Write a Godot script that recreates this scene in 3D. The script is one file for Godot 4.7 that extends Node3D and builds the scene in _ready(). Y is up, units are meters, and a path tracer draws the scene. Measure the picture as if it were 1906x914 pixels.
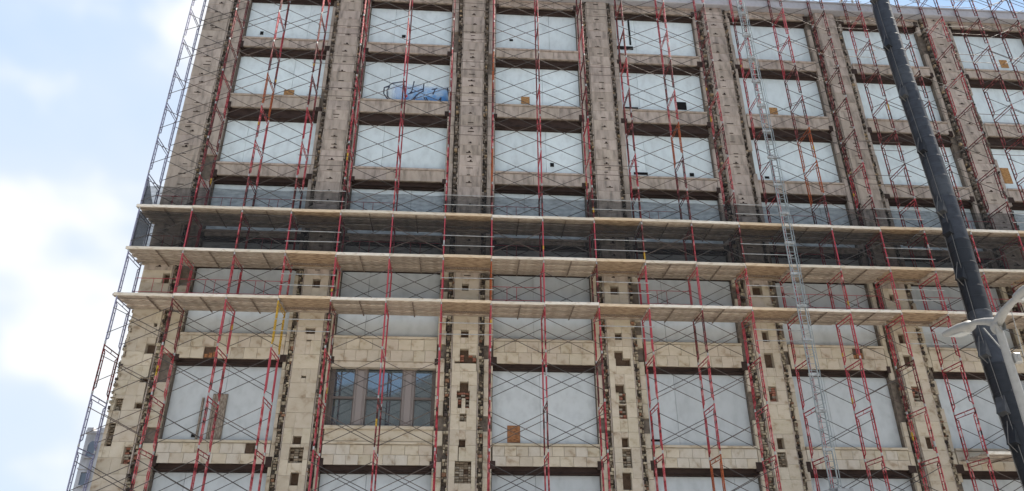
extends Node3D

var rng := RandomNumberGenerator.new()
var M := {}
var taken := {}

# ---------------------------------------------------------------- helpers
func new_st() -> SurfaceTool:
	var st := SurfaceTool.new()
	st.begin(Mesh.PRIMITIVE_TRIANGLES)
	return st

func tri(st: SurfaceTool, a: Vector3, b: Vector3, c: Vector3, na: Vector3, nb: Vector3, nc: Vector3) -> void:
	# wound so that the front is clockwise seen against the normals
	var flip := (b - a).cross(c - a).dot(na + nb + nc) > 0.0
	st.set_normal(na); st.add_vertex(a)
	st.set_normal(nc if flip else nb); st.add_vertex(c if flip else b)
	st.set_normal(nb if flip else nc); st.add_vertex(b if flip else c)

func quad(st: SurfaceTool, a: Vector3, b: Vector3, c: Vector3, d: Vector3, n: Vector3) -> void:
	# a b c d go round the face; order them so that the front is clockwise seen against n
	if (b - a).cross(c - a).dot(n) > 0.0:
		tri(st, a, c, b, n, n, n)
		tri(st, a, d, c, n, n, n)
	else:
		tri(st, a, b, c, n, n, n)
		tri(st, a, c, d, n, n, n)

func box(st: SurfaceTool, p: Vector3, q: Vector3) -> void:
	quad(st, Vector3(p.x, p.y, q.z), Vector3(q.x, p.y, q.z), Vector3(q.x, q.y, q.z), Vector3(p.x, q.y, q.z), Vector3.BACK)
	quad(st, Vector3(p.x, p.y, p.z), Vector3(q.x, p.y, p.z), Vector3(q.x, q.y, p.z), Vector3(p.x, q.y, p.z), Vector3.FORWARD)
	quad(st, Vector3(p.x, p.y, p.z), Vector3(p.x, p.y, q.z), Vector3(p.x, q.y, q.z), Vector3(p.x, q.y, p.z), Vector3.LEFT)
	quad(st, Vector3(q.x, p.y, p.z), Vector3(q.x, p.y, q.z), Vector3(q.x, q.y, q.z), Vector3(q.x, q.y, p.z), Vector3.RIGHT)
	quad(st, Vector3(p.x, q.y, p.z), Vector3(q.x, q.y, p.z), Vector3(q.x, q.y, q.z), Vector3(p.x, q.y, q.z), Vector3.UP)
	quad(st, Vector3(p.x, p.y, p.z), Vector3(q.x, p.y, p.z), Vector3(q.x, p.y, q.z), Vector3(p.x, p.y, q.z), Vector3.DOWN)

func block(st: SurfaceTool, p: Vector3, q: Vector3, c: float) -> void:
	# a box whose four front edges (towards +z) are chamfered by c
	var z := q.z - c
	var a := Vector3(p.x + c, p.y + c, q.z); var b := Vector3(q.x - c, p.y + c, q.z)
	var d := Vector3(q.x - c, q.y - c, q.z); var e := Vector3(p.x + c, q.y - c, q.z)
	var a2 := Vector3(p.x, p.y, z); var b2 := Vector3(q.x, p.y, z); var d2 := Vector3(q.x, q.y, z); var e2 := Vector3(p.x, q.y, z)
	var a3 := Vector3(p.x, p.y, p.z); var b3 := Vector3(q.x, p.y, p.z); var d3 := Vector3(q.x, q.y, p.z); var e3 := Vector3(p.x, q.y, p.z)
	quad(st, a, b, d, e, Vector3.BACK)
	quad(st, a, b, b2, a2, Vector3(0, -1, 1).normalized())
	quad(st, e, d, d2, e2, Vector3(0, 1, 1).normalized())
	quad(st, a, e, e2, a2, Vector3(-1, 0, 1).normalized())
	quad(st, b, d, d2, b2, Vector3(1, 0, 1).normalized())
	quad(st, a2, b2, b3, a3, Vector3.DOWN)
	quad(st, e2, d2, d3, e3, Vector3.UP)
	quad(st, a2, e2, e3, a3, Vector3.LEFT)
	quad(st, b2, d2, d3, b3, Vector3.RIGHT)
	quad(st, a3, b3, d3, e3, Vector3.FORWARD)

func tube(st: SurfaceTool, a: Vector3, b: Vector3, r: float, n := 6, r2 := -1.0, caps := true) -> void:
	if r2 < 0.0:
		r2 = r
	var ax := (b - a).normalized()
	var u := ax.cross(Vector3.UP if absf(ax.y) < 0.9 else Vector3.RIGHT).normalized()
	var v := ax.cross(u)
	for i in n:
		var t0 := TAU * i / n
		var t1 := TAU * (i + 1) / n
		var n0 := u * cos(t0) + v * sin(t0)
		var n1 := u * cos(t1) + v * sin(t1)
		tri(st, a + n0 * r, b + n0 * r2, b + n1 * r2, n0, n0, n1)
		tri(st, a + n0 * r, b + n1 * r2, a + n1 * r, n0, n1, n1)
		if caps:
			tri(st, b, b + n1 * r2, b + n0 * r2, ax, ax, ax)
			tri(st, a, a + n0 * r, a + n1 * r, -ax, -ax, -ax)

func path_tube(st: SurfaceTool, pts: Array, r: float, n := 6) -> void:
	for i in pts.size() - 1:
		tube(st, pts[i], pts[i + 1], r, n)

func numbered(called: String) -> String:
	if not taken.has(called):
		taken[called] = 0
		return called
	taken[called] += 1
	return "%s_%03d" % [called, taken[called]]

func inst(called: String, mesh: Mesh, material: Material, parent: Node = null) -> MeshInstance3D:
	var o := MeshInstance3D.new()
	o.mesh = mesh
	if material:
		o.material_override = material
	if parent == null:
		o.name = numbered(called)
		add_child(o, true)
	else:
		var key := "n_" + called
		var k: int = parent.get_meta(key, 0)
		parent.set_meta(key, k + 1)
		o.name = called if k == 0 else "%s_%03d" % [called, k]
		parent.add_child(o, true)
	return o

func part(called: String, st: SurfaceTool, material: Material, parent: Node = null) -> MeshInstance3D:
	return inst(called, st.commit(), material, parent)

func holder(called: String, parent: Node) -> Node3D:
	var o := Node3D.new()
	var key := "n_" + called
	var k: int = parent.get_meta(key, 0)
	parent.set_meta(key, k + 1)
	o.name = called if k == 0 else "%s_%03d" % [called, k]
	parent.add_child(o, true)
	return o

func tag(o: Node, label: String, category: String, group := "", kind := "") -> Node:
	if label: o.set_meta("label", label)
	if category: o.set_meta("category", category)
	if group: o.set_meta("group", group)
	if kind: o.set_meta("kind", kind)
	return o

func thing(called: String, label: String, category: String, at := Vector3.ZERO, group := "") -> Node3D:
	var o := Node3D.new()
	o.name = numbered(called)
	add_child(o, true)
	o.position = at
	tag(o, label, category, group)
	return o

func stuff(o: Node) -> Node:
	o.set_meta("kind", "stuff")
	return o

# ---------------------------------------------------------------- materials
func noise_tex(seed_: int, freq: float, oct: int, stops: Array, size := 512, kind := FastNoiseLite.TYPE_SIMPLEX_SMOOTH) -> NoiseTexture2D:
	var f := FastNoiseLite.new()
	f.seed = seed_
	f.noise_type = kind
	f.frequency = freq
	f.fractal_type = FastNoiseLite.FRACTAL_FBM
	f.fractal_octaves = oct
	f.fractal_gain = 0.55
	var t := NoiseTexture2D.new()
	t.width = size
	t.height = size
	t.seamless = true
	t.seamless_blend_skirt = 0.3
	t.noise = f
	var g := Gradient.new()
	var off := PackedFloat32Array()
	var col := PackedColorArray()
	for s in stops:
		off.append(s[0])
		col.append(s[1])
	g.offsets = off
	g.colors = col
	t.color_ramp = g
	return t

func lin(r: float, g: float, b: float, a := 1.0) -> Color:
	var c := Color(r, g, b).linear_to_srgb()
	c.a = a
	return c

func gr(v: float) -> Color:
	return Color(v, v, v)

func mat(c: Color, rough: float, tex: Texture2D = null, scale := Vector3.ONE, bump: Texture2D = null, bump_cm := 0.0) -> StandardMaterial3D:
	var m := StandardMaterial3D.new()
	m.albedo_color = c
	m.roughness = rough
	m.metallic_specular = 0.35
	if tex or bump:
		m.uv1_triplanar = true
		m.uv1_world_triplanar = true
		m.uv1_scale = scale
	if tex:
		m.albedo_texture = tex
	if bump:
		m.heightmap_enabled = true
		m.heightmap_texture = bump
		m.heightmap_scale = bump_cm
	return m

func materials() -> void:
	var stain := noise_tex(11, 0.006, 6, [[0.0, gr(0.68)], [0.36, gr(0.86)], [0.55, gr(0.93)], [1.0, gr(1.0)]])
	var stain_warm := noise_tex(12, 0.008, 6, [[0.0, Color(0.7, 0.64, 0.58)], [0.25, Color(0.88, 0.855, 0.82)], [0.42, Color(0.95, 0.94, 0.92)], [1.0, Color(1, 1, 1)]])
	var paint := noise_tex(13, 0.012, 5, [[0.0, gr(0.9)], [0.4, gr(0.96)], [0.6, gr(0.985)], [1.0, gr(1.0)]])
	var grain := noise_tex(14, 0.05, 4, [[0.0, gr(0.2)], [1.0, gr(1.0)]])
	var wood := noise_tex(15, 0.02, 5, [[0.0, Color(0.45, 0.4, 0.36)], [0.42, Color(0.78, 0.75, 0.72)], [0.6, Color(0.95, 0.94, 0.92)], [1.0, Color(1, 1, 1)]])
	# worn scaffold paint: red, faded pink, rust
	var worn := noise_tex(16, 0.014, 4, [[0.0, Color(0.10, 0.05, 0.05)], [0.30, Color(0.22, 0.05, 0.06)], [0.36, Color(0.56, 0.19, 0.21)], [0.55, Color(0.66, 0.25, 0.28)], [0.66, Color(0.72, 0.45, 0.45)], [0.8, Color(0.72, 0.6, 0.58)], [1.0, Color(0.78, 0.68, 0.66)]])
	var rusty := noise_tex(17, 0.014, 4, [[0.0, Color(0.16, 0.11, 0.10)], [0.42, Color(0.28, 0.15, 0.14)], [0.54, Color(0.46, 0.16, 0.18)], [0.7, Color(0.56, 0.33, 0.33)], [1.0, Color(0.55, 0.48, 0.46)]])
	for i in 6:
		var k := 0.91 + 0.035 * i
		M["cream%d" % i] = mat(lin(0.53 * k, 0.465 * k + 0.004 * (i % 3), 0.375 * k + 0.01 * (i % 2)), 0.7, stain_warm, Vector3(0.31, 0.37 + 0.02 * i, 0.31), grain, 0.5)
		M["grey%d" % i] = mat(lin(0.455 * k, 0.385 * k, 0.325 * k + 0.006 * (i % 3)), 0.9, stain, Vector3(0.8, 0.17 + 0.015 * i, 0.8), grain, 1.0)
	M.tile_grey = mat(lin(0.56, 0.515, 0.45), 0.65, stain_warm, Vector3(0.4, 0.3, 0.4), grain, 0.4)
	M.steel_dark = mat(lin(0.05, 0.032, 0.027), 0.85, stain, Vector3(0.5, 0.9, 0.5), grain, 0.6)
	M.brick_dark = mat(lin(0.11, 0.075, 0.055), 0.95, stain_warm, Vector3(1.3, 1.3, 1.3), grain, 1.5)
	M.core = mat(lin(0.2, 0.165, 0.135), 0.95, stain, Vector3(0.9, 0.9, 0.9), grain, 1.2)
	M.rubble = mat(Color(1, 1, 1), 0.95, stain, Vector3(1.7, 1.7, 1.7), grain, 1.0)
	M.rubble.vertex_color_use_as_albedo = true
	for i in 3:
		var k2 := 0.94 + 0.05 * i
		M["board%d" % i] = mat(lin(0.66 * k2, 0.745 * k2, 0.775 * k2), 0.6, paint, Vector3(0.3, 0.16 + 0.03 * i, 0.3), grain, 0.1)
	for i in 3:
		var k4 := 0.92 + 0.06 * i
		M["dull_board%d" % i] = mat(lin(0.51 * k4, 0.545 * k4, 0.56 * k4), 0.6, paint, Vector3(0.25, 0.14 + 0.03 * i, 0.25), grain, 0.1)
	M.seam = mat(lin(0.2, 0.21, 0.21), 0.9)
	M.black = mat(lin(0.008, 0.008, 0.009), 0.9)
	M.ply = mat(lin(0.52, 0.30, 0.13), 0.75, wood, Vector3(0.5, 3.0, 0.5))
	M.ply_rust = mat(lin(0.40, 0.19, 0.09), 0.75, wood, Vector3(0.5, 3.0, 0.5))
	M.old_wood = mat(lin(0.33, 0.29, 0.25), 0.85, wood, Vector3(3.0, 0.4, 3.0))
	M.red0 = mat(Color(1, 1, 1), 0.5, worn, Vector3(0.45, 0.31, 0.45))
	M.red1 = mat(Color(0.95, 0.8, 0.85), 0.5, worn, Vector3(0.37, 0.43, 0.37))
	M.red2 = mat(Color(1, 1, 1), 0.6, rusty, Vector3(0.45, 0.36, 0.45))
	M.red3 = mat(lin(0.40, 0.06, 0.08), 0.45, paint, Vector3(2, 2, 2))
	M.backlit_steel = mat(lin(0.26, 0.26, 0.37), 0.55, stain, Vector3(0.8, 0.8, 0.8))  # backlit look of the corner end frames, put into their paint colour
	M.orange = mat(lin(0.42, 0.11, 0.04), 0.55, wood, Vector3(1.3, 1.3, 1.3))
	M.yellow = mat(lin(0.62, 0.40, 0.05), 0.55, wood, Vector3(1.3, 1.3, 1.3))
	M.brace = mat(lin(0.085, 0.075, 0.07), 0.6, stain, Vector3(0.8, 0.8, 0.8))
	M.brace2 = mat(lin(0.13, 0.10, 0.085), 0.6, stain, Vector3(0.8, 0.8, 0.8))
	M.galv = mat(lin(0.46, 0.46, 0.45), 0.45, stain, Vector3(0.9, 0.9, 0.9))
	M.galv.metallic = 0.35
	M.alu = mat(lin(0.36, 0.40, 0.41), 0.45, stain, Vector3(0.8, 0.8, 0.8))
	M.alu.metallic = 0.4
	for i in 4:
		var k3 := 0.82 + 0.12 * i
		M["plank%d" % i] = mat(lin(0.52 * k3, 0.455 * k3, 0.39 * k3), 0.85, wood, Vector3(0.28, 3.5, 3.5 + i))
	M.edge0 = mat(lin(0.60, 0.55, 0.48), 0.7, stain_warm, Vector3(0.5, 2.0, 2.0))
	M.edge1 = mat(lin(0.69, 0.65, 0.595), 0.7, stain_warm, Vector3(0.6, 2.0, 2.0))
	M.edge2 = mat(lin(0.62, 0.50, 0.37), 0.7, stain_warm, Vector3(0.5, 2.0, 2.0))
	M.sheet0 = mat(lin(0.52, 0.40, 0.285), 0.75, wood, Vector3(0.25, 2.2, 2.2))
	M.sheet1 = mat(lin(0.53, 0.40, 0.28), 0.75, wood, Vector3(0.22, 2.0, 1.7))
	M.cleat = mat(lin(0.27, 0.22, 0.185), 0.8, wood, Vector3(2, 2, 0.5))
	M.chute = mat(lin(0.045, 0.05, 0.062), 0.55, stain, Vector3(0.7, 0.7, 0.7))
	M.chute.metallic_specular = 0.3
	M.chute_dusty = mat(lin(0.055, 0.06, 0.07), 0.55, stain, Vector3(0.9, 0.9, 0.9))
	M.chain = mat(lin(0.13, 0.125, 0.12), 0.8)
	M.lamp = mat(lin(0.25, 0.25, 0.245), 0.45, paint, Vector3(0.8, 0.8, 0.8))
	M.lens = mat(lin(0.34, 0.35, 0.35), 0.25)
	M.coping = mat(lin(0.40, 0.40, 0.43), 0.6, paint, Vector3(0.4, 0.4, 0.4))
	M.frame = mat(lin(0.14, 0.115, 0.105), 0.6, paint, Vector3(1, 1, 1))
	M.glass = mat(lin(0.19, 0.235, 0.27), 0.05)
	M.glass.metallic = 0.75
	M.glass.metallic_specular = 0.8
	M.asphalt = mat(lin(0.085, 0.085, 0.085), 0.9, stain, Vector3(0.12, 0.12, 0.12), grain, 0.6)
	M.pave = mat(lin(0.62, 0.60, 0.56), 0.9, stain, Vector3(0.2, 0.2, 0.2), grain, 0.4)
	M.road = mat(lin(0.36, 0.355, 0.345), 0.9, stain, Vector3(0.15, 0.15, 0.15), grain, 0.5)
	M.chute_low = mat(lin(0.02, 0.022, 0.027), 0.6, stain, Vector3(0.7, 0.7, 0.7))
	M.flap = mat(lin(0.075, 0.078, 0.085), 0.85, stain, Vector3(0.8, 0.8, 0.8))
	M.tower = mat(lin(0.68, 0.65, 0.64), 0.85, stain, Vector3(0.12, 0.05, 0.12))
	M.pane = mat(lin(0.17, 0.20, 0.24), 0.3)
	M.opp = mat(lin(0.26, 0.245, 0.225), 0.9, stain, Vector3(0.15, 0.15, 0.15))
	# dark debris netting: a translucent weave, uneven
	var nt := noise_tex(21, 0.02, 4, [[0.0, Color(0.07, 0.07, 0.075, 0.4)], [0.5, Color(0.07, 0.07, 0.075, 0.53)], [1.0, Color(0.08, 0.08, 0.085, 0.7)]])
	M.net = StandardMaterial3D.new()
	M.net.albedo_color = Color(1, 1, 1)
	M.net.albedo_texture = nt
	M.net.transparency = BaseMaterial3D.TRANSPARENCY_ALPHA
	M.net.roughness = 0.9
	M.net.cull_mode = BaseMaterial3D.CULL_DISABLED
	M.net.uv1_triplanar = true
	M.net.uv1_world_triplanar = true
	M.dense_net = M.net.duplicate()
	M.dense_net.albedo_texture = noise_tex(22, 0.02, 4, [[0.0, Color(0.055, 0.055, 0.06, 0.48)], [0.5, Color(0.075, 0.075, 0.085, 0.63)], [1.0, Color(0.09, 0.09, 0.1, 0.8)]])
	M.dense_net.uv1_scale = Vector3(0.13, 0.45, 0.3)
	M.end_net = M.net.duplicate()
	M.end_net.albedo_texture = null
	M.end_net.albedo_color = lin(0.045, 0.055, 0.085, 0.8)
	M.net.uv1_scale = Vector3(0.16, 0.5, 0.3)

# ---------------------------------------------------------------- sky
func sky_panorama() -> ImageTexture:
	var w := 1024
	var h := 512
	var f := FastNoiseLite.new()
	f.seed = 5
	f.noise_type = FastNoiseLite.TYPE_SIMPLEX_SMOOTH
	f.frequency = 1.0
	f.fractal_type = FastNoiseLite.FRACTAL_FBM
	f.fractal_octaves = 5
	var img := Image.create(w, h, false, Image.FORMAT_RGBF)
	for y in h:
		var el := PI * (0.5 - (y + 0.5) / h)
		for x in w:
			var az := TAU * ((x + 0.5) / w - 0.5)
			var d := Vector3(sin(az) * cos(el), sin(el), -cos(az) * cos(el))
			var up := clampf(d.y, 0.0, 1.0)
			var blue := Color(0.315, 0.385, 0.465).lerp(Color(0.15, 0.26, 0.44), pow(up, 0.8))
			# clouds: flat layer seen in perspective, two scales
			var q := d * 2.1 + Vector3(3.1, 0.4, 1.3)
			var n := f.get_noise_3d(q.x, q.y * 1.5, q.z)
			n = n * 0.8 + 0.35 * f.get_noise_3d(q.x * 2.6 + 4.0, q.y * 3.4, q.z * 2.6)
			var veil := f.get_noise_3d(q.x * 0.45 + 9.0, q.y * 0.6, q.z * 0.45)
			var puff := smoothstep(0.08, 0.42, n + veil * 0.3)
			var haze := smoothstep(-0.5, 0.45, veil + n * 0.35) * 0.75
			var c := blue.lerp(Color(0.375, 0.405, 0.445), haze)
			c = c.lerp(Color(0.455, 0.465, 0.48), puff)
			if d.y < 0.0:
				c = c.lerp(Color(0.2, 0.2, 0.2), smoothstep(0.0, 0.08, -d.y))
			img.set_pixel(x, y, c)
	return ImageTexture.create_from_image(img)

# ---------------------------------------------------------------- building
const PITCH := 6.6
const OFF := [-0.04, -0.17, 0.10, 0.155, 0.11, 0.05, -0.05, 0.0]
const BAYS := 8
func bay_l(b: int) -> float:
	return PITCH * b + OFF[b] + 0.25
func bay_r(b: int) -> float:
	return PITCH * b + OFF[b] + 4.70

# spandrels from the top down: top, bottom, underside of the lintel below it
const SPAN := [[32.35, 31.9, 31.62], [28.87, 28.26, 27.84], [25.15, 24.35, 23.76], [21.07, 20.35, 20.02], [17.40, 17.1, 16.95], [15.95, 15.66, 15.62], [12.44, 11.32, 11.08], [7.93, 7.01, 6.72], [3.7, 0.0, 0.0]]
const SKIN := 15.35   # above: stripped concrete; below: cream terracotta

# missing or broken blocks in the piers: x, y, width, height, what shows (0 dark hole, 1 red brick, 2 rough fill)
const HOLES := {
	0: [[-1.0, 11.4, 0.35, 0.44, 0], [-0.93, 10.18, 0.28, 0.2, 0], [-0.91, 9.1, 0.27, 0.24, 0], [-0.93, 6.93, 0.61, 0.66, 1], [-0.96, 14.63, 0.3, 0.44, 0], [-0.87, 12.59, 0.13, 0.17, 0], [-1.7, 9.0, 0.3, 0.5, 2], [-1.72, 7.6, 0.26, 0.9, 2]],
	1: [[5.53, 7.76, 0.34, 0.32, 0], [5.46, 7.03, 0.55, 0.61, 2], [5.62, 6.17, 0.33, 0.49, 0], [5.55, 10.48, 0.2, 0.09, 0], [5.52, 14.57, 0.33, 0.41, 0], [5.48, 12.42, 0.41, 0.27, 0], [5.58, 12.08, 0.2, 0.07, 0]],
	2: [[12.14, 12.39, 0.33, 0.32, 0], [12.12, 11.61, 0.37, 0.27, 0], [12.13, 11.35, 0.7, 0.26, 1], [11.9, 11.23, 0.95, 0.1, 0], [12.16, 10.06, 0.36, 0.37, 0], [12.04, 9.72, 0.54, 0.32, 1], [12.09, 9.31, 0.16, 0.41, 1], [12.41, 9.31, 0.16, 0.41, 1], [12.19, 8.75, 0.28, 0.33, 2], [12.19, 7.71, 0.26, 0.32, 0], [12.05, 6.3, 0.66, 0.83, 2], [12.13, 14.61, 0.29, 0.31, 0]],
	3: [[18.91, 12.43, 0.31, 0.32, 0], [18.83, 11.57, 0.38, 0.34, 0], [18.87, 11.24, 0.66, 0.34, 0], [18.78, 10.07, 0.39, 0.35, 0], [18.91, 9.59, 0.3, 0.46, 1], [18.87, 8.95, 0.34, 0.59, 1], [18.9, 7.8, 0.29, 0.37, 0], [18.89, 6.96, 0.38, 0.75, 2], [18.83, 6.1, 0.37, 0.67, 0], [18.85, 14.58, 0.37, 0.4, 0]],
	4: [[25.47, 14.73, 0.46, 0.46, 0], [25.58, 12.47, 0.3, 0.51, 0], [25.52, 11.28, 0.41, 0.67, 0], [25.47, 9.78, 0.36, 0.66, 1], [25.48, 7.79, 0.3, 0.44, 0], [25.41, 7.04, 0.37, 0.61, 2]],
	5: [[31.97, 14.62, 0.26, 0.3, 0], [31.91, 12.53, 0.33, 0.46, 0], [31.91, 11.45, 0.4, 0.53, 0], [31.92, 9.88, 0.37, 0.67, 1], [31.98, 7.86, 0.36, 0.5, 0]],
	6: [[38.8, 12.5, 0.35, 0.4, 0], [38.75, 10.2, 0.35, 0.6, 1], [38.8, 8.0, 0.3, 0.4, 0]],
}

func cut(rects: Array, hole: Rect2) -> Array:
	var out := []
	for r: Rect2 in rects:
		if not r.intersects(hole):
			out.append(r)
			continue
		var i := r.intersection(hole)
		for s: Rect2 in [Rect2(r.position.x, r.position.y, i.position.x - r.position.x, r.size.y), Rect2(i.end.x, r.position.y, r.end.x - i.end.x, r.size.y),
				Rect2(i.position.x, r.position.y, i.size.x, i.position.y - r.position.y), Rect2(i.position.x, i.end.y, i.size.x, r.end.y - i.end.y)]:
			if s.size.x > 0.03 and s.size.y > 0.03:
				out.append(s)
	return out

func rubble(st: SurfaceTool, x0: float, x1: float, y0: float, y1: float, z: float) -> void:
	var y := y0
	while y < y1:
		var h := rng.randf_range(0.07, 0.17)
		var x := x0
		while x < x1 - 0.03:
			var w := minf(rng.randf_range(0.07, 0.2), x1 - x)
			if rng.randf() > 0.2:
				var c: Color
				var low := y < SKIN
				var t := rng.randf()
				if low:
					c = Color(0.47, 0.40, 0.29) if t < 0.42 else (Color(0.27, 0.215, 0.155) if t < 0.72 else (Color(0.085, 0.07, 0.06) if t < 0.93 else Color(0.29, 0.16, 0.1)))
				else:
					c = Color(0.31, 0.265, 0.22) if t < 0.4 else (Color(0.18, 0.15, 0.125) if t < 0.7 else (Color(0.07, 0.06, 0.052) if t < 0.93 else Color(0.40, 0.3, 0.19)))
				st.set_color(c * rng.randf_range(0.8, 1.15))
				var e := rng.randf_range(0.005, 0.02)
				block(st, Vector3(x + e, y + e, z - 0.05), Vector3(x + w - e, y + h - rng.randf_range(0.0, 0.03), z + rng.randf_range(0.01, 0.16)), 0.012)
			x += w
		y += h

func make_building() -> void:
	var B := thing("office_building", "tall office block with cream piers and boarded window openings, its facade stripped for repair", "building")
	var x_end := bay_r(BAYS - 1) + 2.2
	# the solid body of the block behind the facade
	var st := new_st()
	box(st, Vector3(-1.86, 0, -26), Vector3(x_end, 32.34, -0.35))
	part("wall", st, M.core, B)
	st = new_st()
	block(st, Vector3(-2.0, 32.35, -26), Vector3(x_end + 0.1, 32.85, 0.78), 0.03)
	box(st, Vector3(-2.05, 32.85, -26), Vector3(x_end + 0.12, 32.93, 0.84))
	part("coping", st, M.coping, B)
	# windows and spandrels, bay by bay
	for b in BAYS:
		var xl := bay_l(b)
		var xr := bay_r(b)
		for k in SPAN.size():
			spandrel(B, b, k, xl, xr)
			if k < SPAN.size() - 1:
				var y1: float = SPAN[k][2]
				var y0: float = SPAN[k + 1][0]
				if b == 1 and k == 6:
					glazed_window(B, xl, xr, 8.5, 11.2)
				else:
					boarded(B, b, k, xl, xr, y0 - 0.25, y1)
	for i in BAYS + 1:
		pier(B, i)
	graffiti(B)

func boarded(B: Node3D, b: int, k: int, xl: float, xr: float, y0: float, y1: float) -> void:
	var H := holder("window_board", B)
	var split := xl + (xr - xl) * rng.randf_range(0.2, 0.8)
	if k == 6:
		split = [2.4, 0.0, 15.6, 21.5, 28.3, 35.0, 41.5, 48.0][b]
	if b == 3 and k in [1, 2]:
		split = 21.2
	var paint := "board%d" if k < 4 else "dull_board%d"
	var m0: Material = M[paint % rng.randi_range(0, 2)]
	for s in 2:
		var st := new_st()
		block(st, Vector3(xl + 0.01 if s == 0 else split + 0.006, y0, -0.06), Vector3(split - 0.006 if s == 0 else xr - 0.01, y1 - 0.012, rng.randf_range(-0.006, 0.006)), 0.004)
		part("board_sheet", st, m0 if rng.randf() < 0.7 else M[paint % rng.randi_range(0, 2)], H)
	var fr := new_st()
	box(fr, Vector3(xl - 0.02, y0, -0.34), Vector3(xr + 0.02, y1 + 0.05, -0.07))
	part("blocking", fr, M.seam, H)
	# thin plywood patches and black openings fixed to the boards
	for p in [[0, 2, 2.72, 25.28, 0.51, 0.48, "ply"], [2, 2, 14.91, 25.48, 0.45, 0.45, "ply"], [4, 1, 26.95, 28.9, 2.1, 0.2, "ply_rust"], [4, 2, 28.23, 25.35, 0.44, 0.53, "ply"], [6, 1, 42.36, 29.37, 0.46, 0.56, "ply"], [6, 3, 40.1, 21.6, 0.46, 0.95, "ply"],
			[2, 6, 14.19, 8.02, 0.54, 0.71, "ply_rust"], [0, 0, 0.95, 29.35, 0.17, 0.2, "black"], [0, 1, 0.95, 29.35, 0.17, 0.22, "black"], [1, 1, 8.46, 29.58, 0.2, 0.19, "black"], [2, 1, 14.3, 29.69, 0.2, 0.13, "black"],
			[2, 3, 16.34, 21.65, 0.19, 0.22, "black"], [3, 2, 23.2, 25.5, 0.52, 0.5, "black"], [3, 1, 20.0, 29.45, 1.15, 0.24, "black"], [3, 1, 20.97, 29.8, 0.1, 2.0, "black"], [3, 2, 20.3, 25.42, 0.8, 0.12, "black"],
			[3, 3, 20.56, 21.36, 0.71, 0.14, "black"], [3, 3, 23.42, 21.37, 0.22, 0.19, "black"], [4, 3, 27.3, 21.39, 0.23, 0.13, "black"], [5, 1, 36.3, 29.5, 0.3, 0.3, "ply"], [3, 6, 19.95, 8.14, 0.75, 0.09, "black"], [0, 6, 4.6, 8.1, 0.15, 0.14, "black"], [0, 6, 1.35, 8.1, 0.16, 0.12, "black"], [6, 6, 41.0, 8.2, 0.5, 0.6, "ply"]]:
		if p[0] != b or p[1] + 0 != k + 1 and not (p[1] == 6 and k == 6) or (p[1] == 6 and k != 6):
			continue
		var ps := new_st()
		block(ps, Vector3(p[2], p[3], 0.007), Vector3(p[2] + p[4], p[3] + p[5], 0.03), 0.004)
		part("plywood_patch" if p[6] != "black" else "vent_opening", ps, M[p[6]], H)
	if b == 0 and k == 6:
		var ls := new_st()
		box(ls, Vector3(1.55, 7.95, 0.01), Vector3(1.62, 9.7, 0.12))
		box(ls, Vector3(1.95, 7.95, 0.02), Vector3(2.55, 9.88, 0.06))
		box(ls, Vector3(1.97, 7.95, 0.06), Vector3(2.05, 9.87, 0.1))
		box(ls, Vector3(2.44, 7.95, 0.06), Vector3(2.53, 9.87, 0.1))
		part("leaning_door", ls, M.old_wood, H)

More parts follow.
